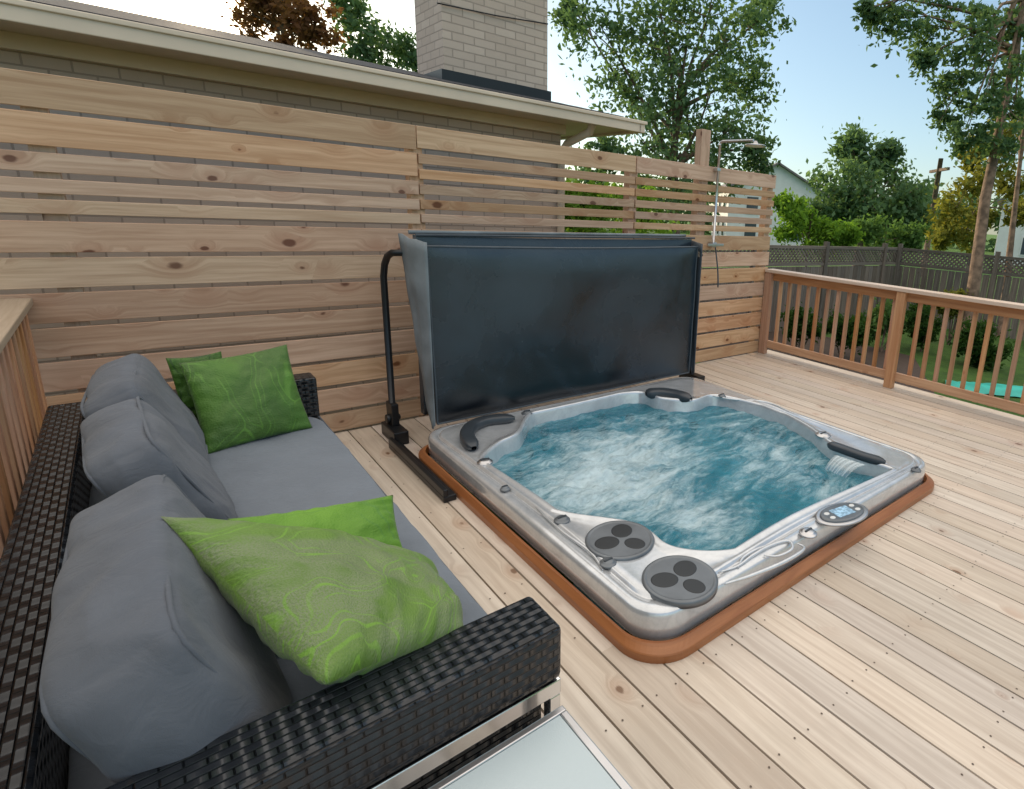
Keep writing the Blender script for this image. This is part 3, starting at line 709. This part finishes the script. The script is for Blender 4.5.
for i,(yc,hy,x,z,ln,tw,hu,hf,kk) in enumerate(((-1.13,.30,-5.40,.632,24,.05,.220,.090,8.5),(-1.73,.285,-5.39,.618,26,-.04,.220,.092,8.5),(-2.60,.405,-5.40,.597,22,.02,.222,.105,9.5))):
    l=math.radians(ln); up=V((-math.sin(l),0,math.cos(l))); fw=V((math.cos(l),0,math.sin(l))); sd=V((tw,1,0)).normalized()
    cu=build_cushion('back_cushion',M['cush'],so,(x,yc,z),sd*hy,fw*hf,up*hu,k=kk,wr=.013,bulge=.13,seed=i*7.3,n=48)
    for fy in (-1,1):
        mb=MB(); pts=[]
        for k in range(72):
            a=2*math.pi*k/72; ca,sa=math.cos(a),math.sin(a)
            nk=(abs(ca)**kk+abs(sa)**kk)**(1/kk)
            pts.append(V((x,yc,z))+sd*(hy*.975*ca/nk)+up*(hu*.975*sa/nk)+fw*(hf*.86*fy))
        mb.tube(pts+[pts[0]],.005,6,cap=False)
        mb.build('piping',M['cush'],cu)
p=pillow('throw_pillow',[(-5.25,-1.10,.425),(-4.82,-1.0,.425),(-4.865,-.83,.83),(-5.28,-.87,.80)],.15,M['greenA'],seed=1)
tag(p,'square dark green pillow with pale leaf outlines standing against the far sofa arm','pillow')
p=pillow('throw_pillow',[(-5.40,-2.555,.85),(-5.205,-3.09,.665),(-4.915,-3.05,.605),(-4.83,-2.59,.485)],.20,M['greenB'],seed=4,wr=.018,pinch=.02,fill=.72)
tag(p,'large shiny green and grey patterned pillow nearest the camera, leaning on the near sofa arm','pillow')
p=pillow('throw_pillow',[(-5.27,-2.30,.68),(-5.27,-2.66,.47),(-4.85,-2.47,.435),(-4.83,-2.27,.60)],.10,M['greenC'],seed=9,wr=.015)
tag(p,'lime green pillow on the seat half hidden behind the large near pillow','pillow')
p=pillow('throw_pillow',[(-5.29,-.86,.46),(-5.09,-.79,.46),(-5.12,-.78,.815),(-5.32,-.81,.815)],.06,M['greenD'],seed=12)
tag(p,'dark olive pillow mostly hidden behind the square leaf print pillow','pillow')
tb=thing('side_table','small side table with frosted glass top and silver frame beside the near sofa arm','table',(-5.07,-3.52,0))
X0,X1,Y0,Y1=-5.37,-4.77,-3.86,-3.243
mb=MB(); mb.abox(X0+.019,X1-.019,Y0+.019,Y1-.019,.440,.4485); mb.build('glass_top',M['frost'],tb)
mb=MB(); mb.abox(X0,X1,Y1-.018,Y1,.425,.452); mb.abox(X0,X1,Y0,Y0+.018,.425,.452); mb.abox(X0,X0+.018,Y0+.0179,Y1-.0179,.425,.4518,'y'); mb.abox(X1-.018,X1,Y0+.0179,Y1-.0179,.425,.4518,'y'); mb.build('frame',M['steel'],tb,bevel=.003)
for X in (X0+.016,X1-.016):
    for Y in (Y0+.016,Y1-.016):
        mb=MB(); mb.abox(X-.014,X+.014,Y-.014,Y+.014,0.001,.425,'z'); mb.build('leg',M['steel'],tb,bevel=.002)
# ================================================================ YARD
def leaves(name,blobs,mat,parent,n=700,size=.08,sub=14,droop=0.,loc=None):
    Vs=[];Cs=[]
    for c,r in blobs:
        cen=np.array(c)
        sc=np.random.normal(size=(sub,3)); sc/=np.linalg.norm(sc,axis=1)[:,None]; sc*= (np.random.rand(sub,1)**.4)*r*.9
        cb=np.random.rand(sub)
        idx=np.random.randint(0,sub,n)
        off=np.random.normal(size=(n,3))*r*.2*(0.6+.9*np.random.rand(n,1))
        p=cen+sc[idx]+off
        if droop: p[:,2]-=droop*np.abs(off[:,2])*1.5
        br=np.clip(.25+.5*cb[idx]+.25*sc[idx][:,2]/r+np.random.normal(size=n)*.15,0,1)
        d1=np.random.normal(size=(n,3)); d1/=np.linalg.norm(d1,axis=1)[:,None]
        d2=np.cross(d1,np.random.normal(size=(n,3))); d2/=np.linalg.norm(d2,axis=1)[:,None]
        s=size*(.5+np.random.rand(n,1))
        q=np.stack([p-d1*s*.7,p+d2*s*.35,p+d1*s*.7,p-d2*s*.35],1)
        Vs.append(q.reshape(-1,3)); Cs.append(br)
    Vv=np.concatenate(Vs);Cc=np.concatenate(Cs);nf=len(Cc)
    org=ORG[parent] if parent is not None else V(loc or (0,0,0))
    Vv=Vv-np.array(org)
    me=bpy.data.meshes.new(name); me.vertices.add(nf*4); me.vertices.foreach_set('co',Vv.ravel())
    me.loops.add(nf*4); me.loops.foreach_set('vertex_index',np.arange(nf*4)); me.polygons.add(nf)
    me.polygons.foreach_set('loop_start',np.arange(nf)*4); me.polygons.foreach_set('loop_total',np.full(nf,4))
    a=me.attributes.new('rnd','FLOAT_COLOR','FACE'); a.data.foreach_set('color',np.stack([Cc,Cc,Cc,np.ones(nf)],1).ravel())
    me.materials.append(mat); me.update(); me.validate()
    o=bpy.data.objects.new(name,me); COL.objects.link(o)
    if parent is not None: o.parent=parent
    else: o.location=org
    ORG[o]=org; return o
def tree(name,label,px,dep,mat,n=700,size=.08,trunk=None,bark='bark',tr=.16,sub=14,droop=0.,limbs=True,cat='tree',group=None):
    bl=[(dp(u,v,dep+ (random.uniform(-1,1)*r*dep/F)),r*dep/F) for u,v,r in px]
    cen=sum((b[0] for b in bl),V())/len(bl)
    base=trunk[0] if trunk else V((cen.x,cen.y,-.7))
    t=thing(name,label,cat,tuple(base),group)
    mb=MB()
    if trunk: path=[V(p) for p in trunk]
    else:
        path=[base,base.lerp(cen,.35)+V((.1,.05,0)),base.lerp(cen,.7)+V((-.1,0,0)),cen+V((0,0,.3))]
    k=len(path); mb.tube(path,[tr*(1-.75*i/(k-1)) for i in range(k)],10)
    if limbs:
        for c,r in bl:
            s=path[-2].lerp(path[-1],random.random()*.9) if random.random()<.6 else path[-3 if k>2 else 0].lerp(path[-2],.6+.4*random.random())
            m_=s.lerp(c,.5)+V((random.uniform(-.2,.2)*r,random.uniform(-.2,.2)*r,.15*r))
            mb.tube([s,m_,c],[tr*.32,tr*.18,tr*.05],6)
            for q in range(4):
                e=c+V([random.uniform(-1,1)*r*.8 for _ in range(3)]); mb.tube([m_.lerp(c,.6),e],[tr*.09,tr*.02],5)
    mb.build('trunk',M[bark],t)
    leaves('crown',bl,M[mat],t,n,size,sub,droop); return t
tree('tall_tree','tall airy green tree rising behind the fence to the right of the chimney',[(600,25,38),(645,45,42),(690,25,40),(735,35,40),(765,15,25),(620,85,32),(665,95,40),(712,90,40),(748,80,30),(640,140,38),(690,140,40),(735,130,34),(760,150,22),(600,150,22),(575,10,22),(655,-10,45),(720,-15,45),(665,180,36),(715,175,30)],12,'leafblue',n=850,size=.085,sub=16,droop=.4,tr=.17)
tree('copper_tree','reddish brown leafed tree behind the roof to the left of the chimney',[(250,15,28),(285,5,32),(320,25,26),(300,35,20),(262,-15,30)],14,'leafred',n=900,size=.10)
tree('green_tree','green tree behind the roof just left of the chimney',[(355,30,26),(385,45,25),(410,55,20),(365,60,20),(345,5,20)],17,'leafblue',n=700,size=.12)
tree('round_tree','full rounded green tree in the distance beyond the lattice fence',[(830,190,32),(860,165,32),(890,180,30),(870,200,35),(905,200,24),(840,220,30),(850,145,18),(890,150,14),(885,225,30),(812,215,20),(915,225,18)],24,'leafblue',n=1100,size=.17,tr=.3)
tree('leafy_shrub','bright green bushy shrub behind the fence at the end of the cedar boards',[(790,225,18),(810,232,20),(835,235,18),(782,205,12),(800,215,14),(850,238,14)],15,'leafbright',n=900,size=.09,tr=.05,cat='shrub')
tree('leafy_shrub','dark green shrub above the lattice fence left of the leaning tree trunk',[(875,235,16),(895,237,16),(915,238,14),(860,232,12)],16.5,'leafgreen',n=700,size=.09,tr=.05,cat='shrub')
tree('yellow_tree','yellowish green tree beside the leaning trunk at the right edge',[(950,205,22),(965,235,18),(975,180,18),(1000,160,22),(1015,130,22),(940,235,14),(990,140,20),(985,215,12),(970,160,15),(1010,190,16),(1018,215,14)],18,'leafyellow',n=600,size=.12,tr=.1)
bp0=dp(972,300,11); bp1=dp(985,200,11); dd=(bp0-bp1); k=(bp0.z+.7)/(-dd.z); base=bp0+dd*k
tree('leaning_tree','tall leaning tree with bare trunk and hanging foliage at the upper right',[(905,10,24),(935,25,26),(965,45,26),(990,20,28),(955,80,22),(985,95,26),(1010,70,26),(945,110,16),(965,130,18),(880,-5,22),(1000,135,20),(1020,20,25),(940,-15,30),(1015,110,22),(870,8,12),(925,55,14)],11,'leafblue',n=560,size=.08,trunk=[base,bp0,dp(985,200,11),dp(1003,110,11),dp(1020,30,11),dp(1032,-60,11)],bark='barkred',tr=.14,sub=12,droop=1.)
tree('bare_trunk_tree','slender reddish trunk standing just right of the leaning tree',[(1040,60,30),(1060,20,35),(1030,0,25)],12.5,'leafgreen',n=400,size=.09,trunk=[V((dp(1008,300,12.5).x,dp(1008,300,12.5).y,-.7)),dp(1010,250,12.5),dp(1018,180,12.5),dp(1032,60,12.5)],bark='barkred',tr=.09)
hb=[]
for k in range(6):
    hb.append((V((-1.7+.36*k,2.4+.3*math.sin(k*1.7),.2+.5*math.sin(k*2.3))),.6)); hb.append((V((-1.7+.36*k,2.4,1.15+.25*math.sin(k*1.3))),.5)); hb.append((V((-1.6+.36*k,2.5,1.6)),.3))
t=thing('hedge','leafy green hedge seen through the gaps of the cedar fence','hedge',(-.8,2.4,-.7))
leaves('foliage',hb,M['leafbright'],t,n=800,size=.06)
mb=MB()
for k in range(6): mb.tube([(-1.7+.36*k,2.4,-.7),(-1.7+.36*k+.1,2.45,.9)],[.03,.012],6)
mb.build('stems',M['bark'],t)
for i,(u,v,r,dep,mt,lab) in enumerate(((800,325,20,9.3,'leafdark','dark shrub beyond the railing close to the cedar fence end'),
  (845,330,22,9.6,'leafdark','dark leafy shrub beyond the railing, left of the brown post'),
  (885,322,20,10.4,'leafgreen','mid green shrub behind the brown railing post'),
  (925,325,20,10.6,'leafdark','dark low shrub beyond the railing, just right of the brown post'),
  (983,345,24,9.8,'leafdark','round dark green bush on the lawn seen through the right balusters'),
  (955,305,16,11.3,'leafyellow','yellowish shrub in front of the lattice fence near the leaning trunk'))):
    c=dp(u,v,dep); R=r*dep/F
    t=thing('garden_shrub',lab,'shrub',(c.x,c.y,-.7)); bl=[(c+V((random.uniform(-.6,.6)*R,random.uniform(-.6,.6)*R,random.uniform(-.4,.5)*R)),R*.7) for _ in range(5)]
    leaves('foliage',bl,M[mt],t,n=600,size=.055,sub=10)
    mb=MB()
    for _ in range(5): mb.tube([(c.x,c.y,-.7),c+V((random.uniform(-.3,.3),random.uniform(-.3,.3),0))],[.015,.006],5)
    mb.build('stems',M['bark'],t)
gb=MB(); gb.quad([(.9,-2.2,-.695),(4.6,.1,-.695),(4.6,6,-.695),(.9,6,-.695)])
tag(gb.build('garden_bed',M['joist']),kind='structure')
mb=MB(); P=[]
c0=at(945,380,2,-.68);c1=at(1070,390,2,-.68);c2=at(1070,402,2,-.68);c3=at(945,390,2,-.68)
for j_ in range(9):
    P.append([ (c0.lerp(c1,i/30)).lerp(c3.lerp(c2,i/30),j_/8)+V((0,0,.02*noise.noise(V((i*.5,j_*.5,0)))+.05*math.sin(math.pi*j_/8))) for i in range(31)])
grid(mb,P,31,9); tag(mb.build('plastic_sheet',M['teal'],loc=tuple(c0)),'turquoise plastic sheet lying on the lawn beyond the right railing','plastic sheet')
def nfence(a,b,lab):
    a,b=V(a),V(b); ln=(b-a).length; dr=(b-a)/ln; nrm=V((-dr.y,dr.x,0))
    t=thing('lattice_fence',lab,'fence',tuple((a+b)/2))
    top=a.z+1.75; mb=MB(); x=0
    while x<ln-.05:
        c=a+dr*(x+.07); mb.box((c.x,c.y,a.z+.66),Zh*.66,dr*.066,nrm*.009); x+=.145
    mb.build('board_panel',M['oldfence'],t)
    for z,h in ((top-.03,.03),(top-.38,.03)):
        mb=MB(); c=(a+b)/2; mb.box((c.x,c.y,z),dr*ln/2,nrm*.022,Zh*h); mb.build('rail',M['oldfence'],t)
    mb=MB(); x=-.3
    while x<ln:
        for s in (-1,1):
            c=a+dr*(x+.15); mb.box((c.x+nrm.x*.006*s,c.y+nrm.y*.006*s,top-.21),(dr*.15*s+Zh*.15),nrm*.004,(dr*-.014*s+Zh*.014))
        x+=.10
    mb.build('lattice',M['oldfence'],t)
    x=0
    while x<ln+.1:
        c=a+dr*x; mb=MB(); mb.box((c.x,c.y,a.z+.92),Zh*.92,dr*.045,nrm*.05); mb.build('post',M['oldfence'],t); x+=2.1
nfence((1.2,3.15,-.7),(8.0,2.35,-.7),'old dark wooden fence with lattice top running behind the shrubs')
nfence((8.0,2.30,-.7),(8.9,-3.6,-.7),'dark lattice topped fence section right of the leaning tree trunk')
q=dp(930,228,26); mb=MB(); tp=dp(936,160,26); mb.tube([(q.x,q.y,-.7),(q.x,q.y,tp.z)],[.14,.10],10); mb.box((q.x,q.y,tp.z-.5),(.7,.7,0),(.04,-.04,0),(0,0,.06))
tag(mb.build('utility_pole',M['bark'],loc=(q.x,q.y,-.7)),'thin wooden utility pole in the distance beyond the round tree','utility pole')
def nhouse(c,w,dp_,h,rot,lab,roofh):
    t=thing('neighbour_house',lab,'house',(c.x,c.y,-.7)); ca,sa=math.cos(rot),math.sin(rot)
    ex,ey=V((ca,sa,0)),V((-sa,ca,0)); b=V((c.x,c.y,-.7))
    mb=MB(); mb.box(b+Zh*h/2,ex*w/2,ey*dp_/2,Zh*h/2)
    for s in (-1,1): mb.quad([b+ex*(w/2*s)+ey*(-dp_/2)+Zh*h,b+ex*(w/2*s)+ey*(dp_/2)+Zh*h,b+ex*(w/2*s)+Zh*(h+roofh)])
    mb.build('wall',M['white'],t)
    mb=MB()
    for s in (-1,1):
        e1=b+ey*(s*(dp_/2+.4))+Zh*(h-.4*roofh/(dp_/2)); r=b+Zh*(h+roofh+.03)
        mb.quad([e1-ex*(w/2+.4),e1+ex*(w/2+.4),r+ex*(w/2+.4),r-ex*(w/2+.4)])
    o=mb.build('roof',M['greyroof'],t); sd=o.modifiers.new('t','SOLIDIFY'); sd.thickness=.12
    for s in (-1,1):
        for fx in (-.3,.0,.3):
            for fz in (.3,.72):
                mb=MB(); cc=b+ex*(fx*w)+ey*(s*(dp_/2+.02))+Zh*(h*fz); mb.box(cc,ex*.5,ey*.03,Zh*.65); wn=mb.build('window',M['white'],t)
                mb=MB(); mb.box(cc+ey*s*.012,ex*.42,ey*.03,Zh*.57); mb.build('pane',M['glass'],wn)
        for fy in (-.25,.25):
            for fz in (.3,.72):
                mb=MB(); cc=b+ex*(s*(w/2+.02))+ey*(fy*dp_)+Zh*(h*fz); mb.box(cc,ey*.5,ex*.03,Zh*.65); wn=mb.build('window',M['white'],t)
                mb=MB(); mb.box(cc+ex*s*.012,ey*.42,ex*.03,Zh*.57); mb.build('pane',M['glass'],wn)
c=dp(1062,230,42); nhouse(c,9,8,4.4,.3,'white sided neighbour house partly visible at the right edge behind the trees',2.4)
c=dp(763,212,46); nhouse(c,8,7,4.2,.9,'pale neighbour house glimpsed just past the end of the cedar fence',1.8)
fb=[]
for k in range(60):
    a=math.radians(-35+k*2.6); R=random.uniform(55,75); fb.append((V((CP.x+R*math.sin(a+.3),CP.y+R*math.cos(a+.3),random.uniform(.5,3))),random.uniform(2.5,4)))
o=leaves('distant_trees',fb,M['leafblue'],None,n=500,size=.6); tag(o,'distant line of green trees on the horizon','trees',kind='stuff')
# ================================================================ LIGHT, WORLD, CAMERA
sd=ray(190,0).normalized(); el=math.asin(sd.z); az=math.atan2(sd.x,sd.y)
w=bpy.data.worlds.new('World'); S.world=w; w.use_nodes=True; nt=w.node_tree; bg=nt.nodes['Background']
sk=nt.nodes.new('ShaderNodeTexSky'); sk.sky_type='NISHITA'; sk.sun_disc=False; sk.sun_elevation=el; sk.sun_rotation=az; sk.air_density=1.; sk.dust_density=1.; sk.ozone_density=1.
gm=nt.nodes.new('ShaderNodeGamma'); gm.inputs[1].default_value=.62; L(nt,sk.outputs[0],gm.inputs[0])
skyc=mixc(nt,1.,gm.outputs[0],(.27,.325,.37),'MULTIPLY')
tc=N(nt,'ShaderNodeTexCoord').outputs['Generated']
nz=N(nt,'ShaderNodeVectorMath'); nz.operation='NORMALIZE'; L(nt,tc,nz.inputs[0]); dirv=nz.outputs[0]
sz=N(nt,'ShaderNodeSeparateXYZ'); L(nt,dirv,sz.inputs[0])
# bright overhead fill, added above the visible sky to light the deck
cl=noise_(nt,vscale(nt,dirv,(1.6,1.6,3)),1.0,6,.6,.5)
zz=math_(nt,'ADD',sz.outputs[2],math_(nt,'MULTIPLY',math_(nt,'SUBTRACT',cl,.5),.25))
overhead_fill=mapr(nt,zz,.45,.70)
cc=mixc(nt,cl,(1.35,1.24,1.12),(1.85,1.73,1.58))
wc=mixc(nt,overhead_fill,skyc,cc)
# bright aureole around the low sun
dt=N(nt,'ShaderNodeVectorMath'); dt.operation='DOT_PRODUCT'; L(nt,dirv,dt.inputs[0]); dt.inputs[1].default_value=tuple(sd)
dpos=math_(nt,'MAXIMUM',dt.outputs['Value'],0.)
au=math_(nt,'ADD',math_(nt,'MULTIPLY',math_(nt,'POWER',dpos,900.),9.),math_(nt,'MULTIPLY',math_(nt,'POWER',dpos,40.),1.1))
ac=N(nt,'ShaderNodeVectorMath'); ac.operation='SCALE'; ac.inputs[0].default_value=(1.0,.72,.42); L(nt,au,ac.inputs['Scale'])
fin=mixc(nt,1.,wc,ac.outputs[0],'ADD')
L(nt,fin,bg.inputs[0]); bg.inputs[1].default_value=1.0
ld=bpy.data.lights.new('sun','SUN'); ld.energy=4.5; ld.angle=math.radians(.5); ld.color=(1,.80,.56); lo=bpy.data.objects.new('sun',ld); COL.objects.link(lo)
lo.rotation_euler=sd.to_track_quat('Z','Y').to_euler()
cam=bpy.data.cameras.new('camera'); co=bpy.data.objects.new('camera',cam); COL.objects.link(co)
co.matrix_world=Matrix(((cR.x,cU.x,-cD.x,CP.x),(cR.y,cU.y,-cD.y,CP.y),(cR.z,cU.z,-cD.z,CP.z),(0,0,0,1)))
cam.sensor_width=36; cam.lens=F/1024*36; cam.shift_x=(512-PX)/1024; cam.shift_y=(PY-394.5)/1024; cam.clip_end=1000; cam.clip_start=.02
S.camera=co
S.view_settings.view_transform='Standard'; S.view_settings.look='None'; S.view_settings.exposure=0
